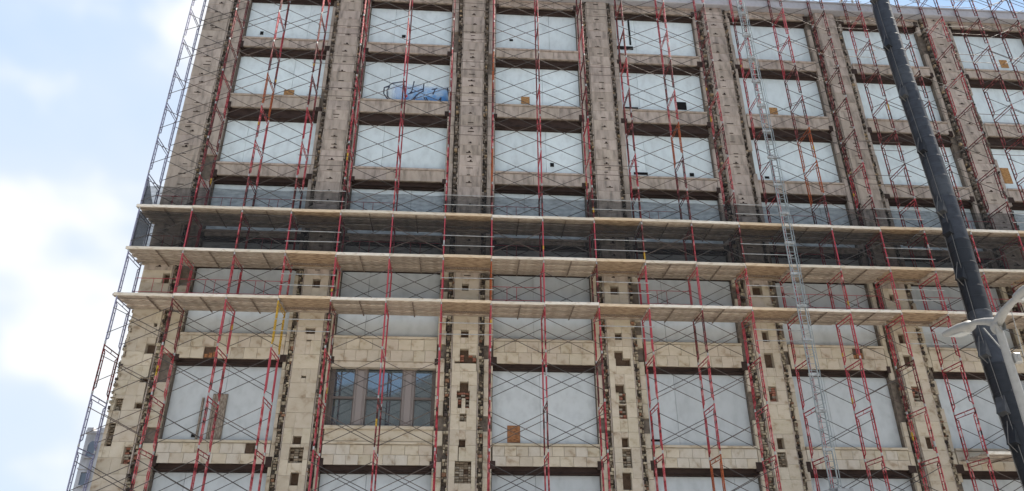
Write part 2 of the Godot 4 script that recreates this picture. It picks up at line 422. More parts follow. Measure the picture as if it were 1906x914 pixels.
func spandrel(B: Node3D, b: int, k: int, xl: float, xr: float) -> void:
	var top: float = SPAN[k][0]
	var bot: float = SPAN[k][1]
	var lin_y: float = SPAN[k][2]
	var H := holder("spandrel", B)
	var low := top < SKIN + 1.0
	var glazed_above := b == 1 and k == 7
	var st := new_st()
	box(st, Vector3(xl - 0.02, bot + 0.02, -0.3), Vector3(xr + 0.02, top - 0.03, 0.26))
	part("backing", st, M.core if not low else M.brick_dark, H)
	if k == 8:
		st = new_st()
		block(st, Vector3(xl, 0, 0.26), Vector3(xr, top, 0.36), 0.02)
		part("panel", st, M.tile_grey, H)
		return
	# steel lintel over the window below; its dark colour also paints the soffit shade
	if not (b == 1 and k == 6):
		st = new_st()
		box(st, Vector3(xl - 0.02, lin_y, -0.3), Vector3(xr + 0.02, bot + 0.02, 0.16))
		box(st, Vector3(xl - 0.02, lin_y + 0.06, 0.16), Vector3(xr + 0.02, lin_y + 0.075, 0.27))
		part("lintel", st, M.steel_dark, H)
	else:
		st = new_st()
		block(st, Vector3(xl, lin_y - 0.02, -0.3), Vector3(xr, bot, 0.3), 0.02)
		part("lintel", st, M.cream3, H)
	# sill ledge on top
	st = new_st()
	block(st, Vector3(xl + 0.01, top - 0.11, -0.05), Vector3(xr - 0.01, top, 0.41), 0.02)
	part("sill", st, M["cream%d" % rng.randi_range(1, 4)] if low else M["grey%d" % rng.randi_range(3, 5)], H)
	if glazed_above:
		st = new_st()
		block(st, Vector3(xl + 0.01, top + 0.01, -0.25), Vector3(xr - 0.01, 8.5, 0.3), 0.03)
		block(st, Vector3(xl - 0.01, 8.42, -0.2), Vector3(xr + 0.01, 8.58, 0.4), 0.03)
		part("stool", st, M.cream4, H)
	# face pieces
	if low:
		var rows := 2 if top - bot > 0.8 else 1
		var h := (top - 0.12 - bot) / rows
		for r in rows:
			var x := xl + 0.015
			var n := 8 + (b + r) % 2
			for c in n:
				var w := (xr - xl - 0.03) / n
				if [[0, 6, 0, 2], [0, 7, 1, 7], [4, 6, 1, 6]].has([b, k, r, c]):
					var hs := new_st()
					for q in 3:
						box(hs, Vector3(x + 0.02 + q * w / 3.0, bot + r * h + 0.05, 0.26), Vector3(x + (q + 1) * w / 3.0 - 0.02, bot + r * h + 0.2 + 0.05 * q, 0.29))
					part("exposed_brick", hs, M.ply_rust if q_even(c) else M.brick_dark, H)
				else:
					st = new_st()
					block(st, Vector3(x + 0.005, bot + r * h + 0.005, 0.26), Vector3(x + w - 0.005, bot + (r + 1) * h - 0.005, 0.35 + rng.randf_range(-0.003, 0.003)), 0.005)
					var t := part("terracotta_tile", st, M.tile_grey if rng.randf() < 0.45 and k == 7 else M["cream%d" % rng.randi_range(1, 5)], H)
					if k != 6 and k != 7: stuff(t)
				x += w
	else:
		var xs := [xl + 0.01, xl + (xr - xl) * rng.randf_range(0.25, 0.45), xl + (xr - xl) * rng.randf_range(0.55, 0.8), xr - 0.01]
		for c in 3:
			st = new_st()
			block(st, Vector3(xs[c] + 0.003, bot, 0.26), Vector3(xs[c + 1] - 0.003, top - 0.115, 0.35 + rng.randf_range(-0.004, 0.004)), 0.012)
			part("concrete_panel", st, M["grey%d" % rng.randi_range(2, 5)], H)
	# dark pocket of the lintel bearing at either end
	for s in [xl, xr]:
		if rng.randf() < 0.75:
			st = new_st()
			var w2 := rng.randf_range(0.16, 0.34)
			box(st, Vector3(s - w2 * 0.5, bot - 0.12, 0.1), Vector3(s + w2 * 0.5, bot + rng.randf_range(0.12, 0.3), 0.372))
			part("bearing", st, M.steel_dark, H)

func q_even(c: int) -> bool:
	return c % 2 == 0

func glazed_window(B: Node3D, xl: float, xr: float, y0: float, y1: float) -> void:
	var H := holder("window", B)
	var st := new_st()
	var zf := -0.02
	var w := xr - xl
	# outer frame and the two broad mullions
	box(st, Vector3(xl, y0, -0.3), Vector3(xl + 0.12, y1, zf))
	box(st, Vector3(xr - 0.12, y0, -0.3), Vector3(xr, y1, zf))
	box(st, Vector3(xl + 0.12, y1 - 0.14, -0.3), Vector3(xr - 0.12, y1, zf))
	box(st, Vector3(xl + 0.12, y0, -0.3), Vector3(xr - 0.12, y0 + 0.1, zf))
	part("frame", st, M.frame, H)
	var mull := [xl + w * 0.285, xl + w * 0.74]
	for mx in mull:
		st = new_st()
		block(st, Vector3(mx - 0.2, y0 + 0.1, -0.3), Vector3(mx + 0.2, y1 - 0.14, 0.06), 0.08)
		box(st, Vector3(mx - 0.24, y0 + 0.1, -0.3), Vector3(mx + 0.24, y1 - 0.14, -0.03))
		part("mullion", st, mat(lin(0.24, 0.21, 0.20), 0.5), H)
	var spans := [[xl + 0.12, mull[0] - 0.24], [mull[0] + 0.24, mull[1] - 0.24], [mull[1] + 0.24, xr - 0.12]]
	var ym := y0 + (y1 - y0) * 0.49
	for s in spans:
		st = new_st()
		box(st, Vector3(s[0], ym - 0.04, -0.16), Vector3(s[1], ym + 0.05, -0.03))
		for e in [s[0], s[1] - 0.05]:
			box(st, Vector3(e, ym + 0.05, -0.16), Vector3(e + 0.05, y1 - 0.14, -0.045))
			box(st, Vector3(e, y0 + 0.1, -0.2), Vector3(e + 0.05, ym - 0.04, -0.09))
		part("sash", st, M.frame, H)
		st = new_st()
		box(st, Vector3(s[0] + 0.05, ym + 0.05, -0.12), Vector3(s[1] - 0.05, y1 - 0.14, -0.11))
		part("pane", st, M.glass, H)
		st = new_st()
		box(st, Vector3(s[0] + 0.05, y0 + 0.1, -0.17), Vector3(s[1] - 0.05, ym - 0.04, -0.16))
		part("pane", st, M.glass, H)

func far_block(st: SurfaceTool, x0: float, y: float, x1: float, h: float) -> bool:
	# blocks that stand outside the picture are joined into one part
	block(st, Vector3(x0 + 0.004, y + 0.005, 0.2), Vector3(x1, y + h - 0.005, 0.36), 0.01)
	return true

func pier(B: Node3D, i: int) -> void:
	var H := holder("pier", B)
	var x0: float = -1.88 if i == 0 else bay_r(i - 1)
	var x1: float = bay_l(i) if i < BAYS else bay_r(i - 1) + 2.2
	var c := (x0 + x1) * 0.5
	var s0 := c - 0.54     # the smooth strip of blocks
	var s1 := c + 0.54
	if i == 0:
		s0 = -1.86
		s1 = -0.62
	var top := 32.34
	var st := new_st()
	box(st, Vector3(x0, 0, -0.36), Vector3(x1, top, 0.22))
	part("pier_core", st, M.core, H)
	st = new_st()
	box(st, Vector3(s0 + 0.02, 0, 0.221), Vector3(s1 - 0.02, top, 0.3))
	part("brick_backing", st, M.brick_dark, H)
	# jamb panels beside the windows
	var far := new_st()
	var jl := [] if i == 0 else [[x0, s0 - 0.28]]
	if i < BAYS: jl.append([s1 + 0.28, x1])
	for j in jl:
		var y := 5.3
		while y < top - 0.1:
			var h := minf(0.62 if y < SKIN else 1.4, top - y)
			if rng.randf() > (0.22 if y < SKIN else 0.1) and not (i >= 6 and y < SKIN and far_block(far, j[0], y, j[1], h)):
				var js := new_st()
				block(js, Vector3(j[0] + 0.004, y + 0.005, 0.2), Vector3(j[1] - rng.randf_range(0.0, 0.05), y + h - 0.005, 0.36 + rng.randf_range(-0.01, 0.01)), 0.01)
				part("jamb_block" if y < SKIN else "jamb_panel", js, M["cream%d" % rng.randi_range(0, 4)] if y < SKIN else M["grey%d" % rng.randi_range(0, 4)], H)
			y += h
	# ragged broken edge between jamb and strip
	st = new_st()
	if i > 0: rubble(st, s0 - 0.27, s0 - 0.01, 5.3, top - 0.1, 0.4)
	if i < BAYS: rubble(st, s1 + 0.01, s1 + 0.27, 5.3, top - 0.1, 0.4)
	if i == 0: rubble(st, -1.93, -1.72, 8.8, 13.3, 0.45)
	stuff(part("rubble_edge", st, M.rubble, H))
	# thin upright trim along the strip
	st = new_st()
	for s in [s0 - 0.035, s1 + 0.035]:
		if i == 0 and s < -1: continue
		box(st, Vector3(s - 0.022, 5.3, 0.28), Vector3(s + 0.022, top - 0.05, 0.52))
	part("trim", st, M.grey1, H)
	st = new_st()
	block(st, Vector3(x0, 0, 0.2), Vector3(x1, 5.28, 0.57), 0.02)
	part("base_block", st, M.cream1, H)
	# block courses
	var y := 5.3
	var anchors := new_st()
	var n_anchor := 0
	while y < top - 0.05:
		var low := y < SKIN - 0.3
		var h := minf(0.62 if low else 0.60, top - y)
		var rects := [Rect2(s0, y, s1 - s0, h)]
		if low and rng.randf() < 0.55 or i == 0 and low:
			var sx := c + rng.randf_range(-0.25, 0.25) if i > 0 else rng.randf_range(-1.5, -0.95)
			rects = [Rect2(s0, y, sx - s0, h), Rect2(sx, y, s1 - sx, h)]
		for hole in HOLES.get(i, []):
			rects = cut(rects, Rect2(hole[0], hole[1], hole[2], hole[3]))
		var tone := rng.randi_range(0, 5)
		for r: Rect2 in rects:
			var outside := i >= 6 and low or i >= 8
			var bs := far if outside else new_st()
			block(bs, Vector3(r.position.x + 0.002, r.position.y + 0.003, 0.3), Vector3(r.end.x - 0.002, r.end.y - 0.003, 0.55 + rng.randf_range(-0.006, 0.006)), 0.006 if low else 0.01)
			var t2 := clampi(tone + rng.randi_range(-1, 1), 0, 5)
			if not outside:
				part("stone_block" if low else "concrete_course", bs, M["cream%d" % t2] if low else M["grey%d" % t2], H)
		if not low:
			for q in (1 if rng.randf() < 0.85 else 2):
				var ax := c + rng.randf_range(-0.07, 0.07) if i > 0 else rng.randf_range(-1.4, -1.1)
				var ay := y + rng.randf_range(0.02, 0.2) + 0.28 * q
				var aw := rng.randf_range(0.09, 0.19)
				var ah := rng.randf_range(0.02, 0.035)
				box(anchors, Vector3(ax - aw, ay, 0.5), Vector3(ax + aw * rng.randf_range(0.5, 1.0), ay + ah, 0.572))
				if rng.randf() < 0.45:
					box(anchors, Vector3(ax - 0.045, ay + ah, 0.5), Vector3(ax + 0.045, ay + ah + rng.randf_range(0.04, 0.09), 0.566))
				n_anchor += 1
		y += h
	if i >= 6: stuff(part("outlying_blocks", far, M.cream2, H))
	if n_anchor: stuff(part("anchor_iron", anchors, M.steel_dark, H))
	# what shows in the holes
	for hole in HOLES.get(i, []):
		if hole[4] == 0: continue
		var hb := new_st()
		var yy: float = hole[1]
		while yy < hole[1] + hole[3] - 0.05:
			var xx: float = hole[0]
			while xx < hole[0] + hole[2] - 0.05:
				var ww := minf(0.18, hole[0] + hole[2] - xx)
				if rng.randf() < (0.72 if hole[4] == 1 else 0.9):
					var col := Color(0.40, 0.175, 0.12) if hole[4] == 1 else Color(0.32, 0.25, 0.18)
					if rng.randf() < 0.3: col = Color(0.4, 0.35, 0.28)
					hb.set_color(col * rng.randf_range(0.6, 1.1))
					block(hb, Vector3(xx + 0.008, yy + 0.008, 0.3), Vector3(xx + ww - 0.008, yy + 0.085, 0.36 + rng.randf_range(0, 0.1)), 0.008)
				xx += ww
			yy += 0.095
		stuff(part("exposed_brick", hb, M.rubble, H))

func seg_d(p: Vector2, a: Vector2, b: Vector2) -> float:
	var t := clampf((p - a).dot(b - a) / (b - a).length_squared(), 0, 1)
	return p.distance_to(a + (b - a) * t)

func graffiti(B: Node3D) -> void:
	# sprayed tag: pale to mid blue fill with dark blue-black outlines, a flat print on the board
	var w := 384
	var h := 144
	var img := Image.create(w, h, false, Image.FORMAT_RGBA8)
	var fn := FastNoiseLite.new()
	fn.seed = 3
	fn.frequency = 0.02
	var strokes := []
	for s in [[[0.08, 0.3], [0.02, 0.36], [0.02, 0.62], [0.08, 0.82], [0.14, 0.93]], [[0.1, 0.32], [0.065, 0.45], [0.075, 0.7], [0.13, 0.88], [0.2, 0.95]], [[0.08, 0.3], [0.13, 0.17], [0.24, 0.1], [0.34, 0.07]], [[0.02, 0.36], [0.1, 0.32]], [[0.3, 0.08], [0.32, 0.05]],
			[[0.455, 0.06], [0.43, 0.5], [0.415, 0.52]], [[0.38, 0.6], [0.6, 0.36]], [[0.605, 0.16], [0.6, 0.48]], [[0.6, 0.44], [0.52, 0.6], [0.46, 0.78], [0.45, 0.92]], [[0.5, 0.63], [0.47, 0.9]], [[0.62, 0.72], [0.67, 0.98]], [[0.65, 0.72], [0.7, 0.98]],
			[[0.75, 0.55], [0.78, 0.34], [0.8, 0.3]], [[0.77, 0.34], [0.73, 0.36]], [[0.96, 0.3], [0.98, 0.55], [1.0, 0.7]], [[0.8, 0.98], [0.87, 0.7], [0.86, 0.95]], [[0.14, 0.93], [0.26, 0.97], [0.3, 0.9]], [[0.2, 0.95], [0.3, 0.85]], [[0.02, 0.97], [0.05, 0.94]]]:
		for j in s.size() - 1:
			strokes.append([Vector2(s[j][0] * w, s[j][1] * h), Vector2(s[j + 1][0] * w, s[j + 1][1] * h)])
	for y in h:
		for x in w:
			var u := float(x) / w
			var v := float(y) / h
			var nz := fn.get_noise_2d(x, y)
			var col := Color(0.72, 0.78, 0.82, 0)
			var topv := 0.1 + 0.12 * u + nz * 0.08
			var left := 0.09 + 0.09 * pow(absf(v - 0.5) * 2.0, 2.0)
			if u > left and v > topv and v < 0.98 + nz * 0.05 and u < 0.995:
				var deep := smoothstep(0.45, 0.95, v + nz * 0.25 + (u - 0.5) * 0.2)
				col = Color(0.62, 0.76, 0.92).lerp(Color(0.24, 0.5, 0.76), deep)
				if u < 0.3: col = col.lerp(Color(0.72, 0.8, 0.95), 0.5)
				col.a = clampf((u - left) * 9.0, 0, 1) * clampf((v - topv) * 5.0, 0, 1) * (0.62 + nz * 0.35) * lerpf(0.7, 1.15, u)
			var best := 99.0
			for s in strokes:
				best = minf(best, seg_d(Vector2(x, y), s[0], s[1]))
			var ink := (1.0 - smoothstep(2.2, 4.6, best + nz * 2.0)) * 0.95
			if ink > 0:
				var a := maxf(col.a, ink)
				col = col.lerp(Color(0.12, 0.14, 0.22), ink)
				col.a = a
			if Vector2(x, y).distance_to(Vector2(0.345 * w, 0.68 * h)) < 8.0 + nz * 6.0:
				col = Color(0.7, 0.14, 0.2, 1)
			img.set_pixel(x, y, col)
	var m := StandardMaterial3D.new()
	m.albedo_texture = ImageTexture.create_from_image(img)
	m.transparency = BaseMaterial3D.TRANSPARENCY_ALPHA
	m.roughness = 0.7
	m.texture_repeat = false
	var st := new_st()
	var p := Vector3(7.7, 25.2, 0.0115)
	var e := Vector3(11.18, 26.72, 0.0115)
	var vs := [[Vector3(p.x, p.y, p.z), Vector2(0, 1)], [Vector3(p.x, e.y, p.z), Vector2(0, 0)], [Vector3(e.x, e.y, p.z), Vector2(1, 0)], [Vector3(e.x, p.y, p.z), Vector2(1, 1)]]
	for q in [0, 1, 2, 0, 2, 3]:
		st.set_normal(Vector3.BACK)
		st.set_uv(vs[q][1])
		st.add_vertex(vs[q][0])
	part("graffiti", st, m, B)

# ---------------------------------------------------------------- scaffold
const ZO := 2.2
const ZI := 0.85
const LEV := [1.3, 3.3, 5.3, 7.3, 9.3, 11.3, 13.32, 15.36, 17.4, 19.25, 21.2, 23.15, 25.1, 27.05, 29.0, 30.95, 32.9, 34.85]
const POSTS := [-1.87, 0.35, 2.48, 4.59, 6.72, 8.99, 11.29, 13.37, 15.64, 17.96, 20.12, 22.41, 24.61, 26.71, 28.95, 31.25, 33.35, 35.6, 37.9, 40.0, 42.25, 44.55, 46.65, 48.9]
func at_pier(i: int) -> bool:      # does the scaffold bay after post i run across a pier
	return i % 3 == 0 and i > 0

func frame_mesh(h: float, paint: Material) -> ArrayMesh:
	var st := new_st()
	var g := new_st()
	for s in [[ZO, -1.0], [ZI, 1.0]]:
		var z: float = s[0]
		var d: float = s[1] * 0.17
		tube(st, Vector3(0, 0, z), Vector3(0, h - 0.05, z), 0.030)
		path_tube(st, [Vector3(0, 0.12, z), Vector3(0, 0.24, z + d), Vector3(0, h - 0.36, z + d), Vector3(0, h - 0.24, z)], 0.023, 5)
		var y := 0.38
		while y < h - 0.4:
			tube(st, Vector3(0, y, z), Vector3(0, y, z + d), 0.014, 4)
			y += 0.3
		tube(g, Vector3(0, h - 0.07, z), Vector3(0, h + 0.05, z), 0.037)
	tube(st, Vector3(0, h - 0.1, ZI), Vector3(0, h - 0.1, ZO), 0.023)
	tube(st, Vector3(0, h - 0.25, ZI), Vector3(0, h - 0.25, ZO), 0.018, 5)
	tube(st, Vector3(0, h - 0.25, lerpf(ZI, ZO, 0.5)), Vector3(0, h - 0.1, lerpf(ZI, ZO, 0.5)), 0.014, 4)
	st.set_material(paint)
	var m := st.commit()
	g.set_material(M.galv)
	g.commit(m)
	return m

func make_scaffold() -> void:
	var S := thing("scaffolding", "worn red tubular scaffolding with crossed braces covering the whole facade", "scaffolding")
	var paints := ["red0", "red1", "red2", "red3", "red0", "red1", "red2", "orange"]
	var meshes := {}
	var rest := new_st()
	var inner := new_st()
	var n_frames := 0
	# vertical extent worth building: what the photograph shows and the lifts down to the ground
	for i in POSTS.size():
		for k in LEV.size():
			var y0: float = 0.05 if k == 0 else LEV[k - 1]
			var h: float = LEV[k] - y0
			var x: float = POSTS[i]
			var seen_low := k >= 3 and x < 38.0 or k >= 7
			if not seen_low or i >= 22 and k < 10:
				for z in [ZO, ZI]:
					tube(rest, Vector3(x, y0, z), Vector3(x, LEV[k], z), 0.027, 5)
				tube(rest, Vector3(x, LEV[k] - 0.1, ZI), Vector3(x, LEV[k] - 0.1, ZO), 0.023, 5)
				if k == 0:
					for z in [ZO, ZI]:
						box(rest, Vector3(x - 0.09, 0.026, z - 0.09), Vector3(x + 0.09, 0.06, z + 0.09))
				continue
			if k == LEV.size() - 1 and i < 14:
				continue
			var pn: String = paints[rng.randi_range(0, 7)]
			if pn == "orange" and rng.randf() < 0.6: pn = "red1"
			if k > 8 and rng.randf() < (0.4 if i < 14 else 0.75): pn = "red2"
			if k <= 8 and k >= 6 and rng.randf() < 0.55: pn = "red3"
			if k < 6 and pn == "red2" and rng.randf() < 0.6: pn = "red0"
			if (i == 3 and k == 6): pn = "yellow"
			if i == 0: pn = "backlit_steel" if k > 5 or rng.randf() < 0.6 else "red2"
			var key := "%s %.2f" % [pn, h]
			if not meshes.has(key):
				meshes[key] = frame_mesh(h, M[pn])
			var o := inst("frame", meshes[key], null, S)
			o.position = Vector3(x, y0, 0)
			n_frames += 1
			if n_frames > 300: stuff(o)
	stuff(part("outlying_frames", rest, M.red0, S))
	# cross braces, rails
	var n_x := 0
	var braces := {}
	var rail_far := new_st()
	for k in range(0, LEV.size()):
		for i in POSTS.size() - 1:
			var x: float = POSTS[i]
			var w: float = POSTS[i + 1] - x
			var y0: float = 0.05 if k == 0 else LEV[k - 1]
			if k == LEV.size() - 1 and i < 14: continue
			var hidden := k < 3 or k < 7 and x > 38.0
			if at_pier(i):
				if hidden or k < 6 or k > 9 and rng.randf() < 0.45: continue
				var rs := new_st()
				for yy in [0.62, 1.12]:
					tube(rs, Vector3(-0.08, yy, 0), Vector3(w + 0.12, yy + rng.randf_range(-0.02, 0.02), 0), 0.019 if k < 10 else 0.014, 5)
				var g := part("guard_rail", rs, M.galv if k < 10 else M.brace2, S)
				g.position = Vector3(x, y0, ZO + 0.045)
				continue
			var a := 0.36
			var b := 1.46
			if k == 0: continue
			var key := "%d" % i
			if not braces.has(key):
				var bs := new_st()
				tube(bs, Vector3(0, a, 0.02), Vector3(w, b, 0.02), 0.0155, 5)
				tube(bs, Vector3(0, b, -0.018), Vector3(w, a, -0.018), 0.0155, 5)
				braces[key] = bs.commit()
			if hidden or n_x >= 300:
				for z in [ZO + 0.04, ZI - 0.04]:
					tube(inner, Vector3(x, y0 + a, z + 0.02), Vector3(x + w, y0 + b, z + 0.02), 0.0155, 5)
					tube(inner, Vector3(x, y0 + b, z - 0.018), Vector3(x + w, y0 + a, z - 0.018), 0.0155, 5)
				continue
			if rng.randf() < 0.06: continue
			var o := inst("cross_brace", braces[key], M.brace if rng.randf() < 0.7 else M.brace2, S)
			o.position = Vector3(x, y0 + rng.randf_range(-0.05, 0.05), ZO + 0.045)
			o.rotation.z = rng.randf_range(-0.018, 0.018)
			n_x += 1
			if k < 13 and n_x < 300 and k > 2 and x < 34.0:
				var o2 := inst("cross_brace", braces[key], M.brace if rng.randf() < 0.6 else M.brace2, S)
				o2.position = Vector3(x, y0 + rng.randf_range(-0.03, 0.03), ZI - 0.045)
				n_x += 1
			else:
				tube(inner, Vector3(x, y0 + a, ZI - 0.02), Vector3(x + w, y0 + b, ZI - 0.02), 0.0155, 5)
				tube(inner, Vector3(x, y0 + b, ZI - 0.06), Vector3(x + w, y0 + a, ZI - 0.06), 0.0155, 5)
	stuff(part("outlying_braces", inner, M.brace, S))
	# red guard panels beside the wall on the three working tiers
	for y in [13.6, 15.66, 17.7]:
		for i in range(0, 19):
			if at_pier(i): continue
			var x: float = POSTS[i]
			var w: float = POSTS[i + 1] - x
			if rng.randf() < 0.35: continue
			var rs := new_st()
			for yy in [0.42, 1.05]:
				tube(rs, Vector3(0, yy, 0), Vector3(w, yy, 0), 0.014, 5)
			for t in [0.33, 0.52]:
				tube(rs, Vector3(w * t, 0.42, 0), Vector3(w * t, 1.05, 0), 0.013, 4)
			var g := part("guard_panel", rs, M.red3 if rng.randf() < 0.6 else M.red1, S)
			g.position = Vector3(x, y, ZI + 0.09)
	# coloured clamps
	for q in 46:
		var i := rng.randi_range(1, 18)
		var k := rng.randi_range(3, 13)
		var cs := new_st()
		var z: float = [ZO, ZI][q % 2]
		tube(cs, Vector3(0, 0, 0), Vector3(0, rng.randf_range(0.12, 0.4), 0), 0.038, 6)
		var cl := part("clamp", cs, M.yellow if q % 3 < 2 else M.galv, S)
		cl.position = Vector3(POSTS[i], LEV[k] + rng.randf_range(0.2, 1.2), z)

const ORD := ["first", "second", "third", "fourth", "fifth", "sixth", "seventh", "eighth"]
func deck(i: int, ytop: float, tier: String) -> void:
	var pierwise := at_pier(i)
	var xa: float = POSTS[i]
	var xb: float = POSTS[i + 1]
	if i == 0: xa -= 0.14
	var place: String
	if pierwise:
		place = "across the %s pier from the corner pier" % ORD[i / 3 - 1]
	elif i == 0:
		place = "at the building corner"
	else:
		place = "%s half of the %s window column from corner" % [["near", "far"][(i - 1) % 3], ORD[(i - 1) / 3]]
	var D := thing("deck", ("brown plywood deck, %s tier, %s" if pierwise else "plank deck, %s tier, %s") % [tier, place], "scaffold deck", Vector3(xa, ytop, 0), "decks of the %s tier" % tier)
	var w := xb - xa
	var dy := rng.randf_range(-0.03, 0.03)
	D.rotation.z = rng.randf_range(-0.008, 0.008)
	var st := new_st()
	block(st, Vector3(0.005, -0.115 + dy, ZO + 0.01), Vector3(w - 0.005, 0.015 + dy, ZO + 0.06), 0.012)
	part("edge_board", st, M.edge2 if pierwise else M["edge%d" % rng.randi_range(0, 1)], D)
	if pierwise:
		st = new_st()
		box(st, Vector3(0.01, -0.035, ZI - 0.1), Vector3(w - 0.01, 0.0, ZO))
		part("plywood_sheet", st, M["sheet%d" % rng.randi_range(0, 1)], D)
		st = new_st()
		box(st, Vector3(0.02, -0.12, ZI + 0.2), Vector3(w - 0.02, -0.036, ZI + 0.26))
		part("joist", st, M.cleat, D)
		st = new_st()
		box(st, Vector3(0.01, -0.06, ZI - 0.3), Vector3(w - 0.01, -0.02, ZI - 0.14))
		part("plank", st, M.plank2, D)
	else:
		var z := ZI - 0.42
		var n := 6
		var pw := (ZO - z) / n
		for q in n:
			st = new_st()
			var over := rng.randf_range(-0.1, 0.05) if i == 0 else 0.0
			var drop := 0.045 if q % 2 else 0.0
			block(st, Vector3(0.008 + over, -0.05 - drop + rng.randf_range(-0.012, 0.006), z + 0.024), Vector3(w - 0.008, -drop * 0.5, z + pw - 0.024), 0.006)
			part("plank", st, M["plank%d" % rng.randi_range(0, 3)], D)
			z += pw
		for t in [0.5]:
			st = new_st()
			var tt: float = t + rng.randf_range(-0.06, 0.06)
			box(st, Vector3(w * tt - 0.025, -0.145, ZI - 0.34), Vector3(w * tt + 0.025, -0.112, ZO - 0.02))
			part("cleat", st, M.cleat, D)

func net(called: String, label: String, a: Vector3, b: Vector3, h0: float, h1: float, sag: float) -> void:
	# hanging net from a to b (bottom line), heights h0 at a and h1 at b, gently billowed
	var st := new_st()
	var n := maxi(3, int(a.distance_to(b) / 0.36))
	var rows := 5
	var side := (b - a).normalized().cross(Vector3.UP)
	var P := []
	for i in n + 1:
		var col := []
		var t := float(i) / n
		for j in rows + 1:
			var v := float(j) / rows
			var p := a.lerp(b, t) + Vector3.UP * lerpf(h0, h1, t) * v
			p += side * (sag * sin(v * PI) * (0.6 + 0.4 * sin(i * 1.9)) + 0.012 * sin(i * 2.7 + j))
			if j == rows: p.y += 0.025 * sin(i * 1.05)
			col.append(p)
		P.append(col)
	for i in n:
		for j in rows:
			var p: Vector3 = P[i][j]
			var q: Vector3 = P[i + 1][j]
			var r: Vector3 = P[i + 1][j + 1]
			var s: Vector3 = P[i][j + 1]
			quad(st, p, q, r, s, side)
	tag(part(called, st, M.end_net if absf(a.x - b.x) < 0.1 else (M.dense_net if h0 > 1.5 else M.net)), label, "debris net")

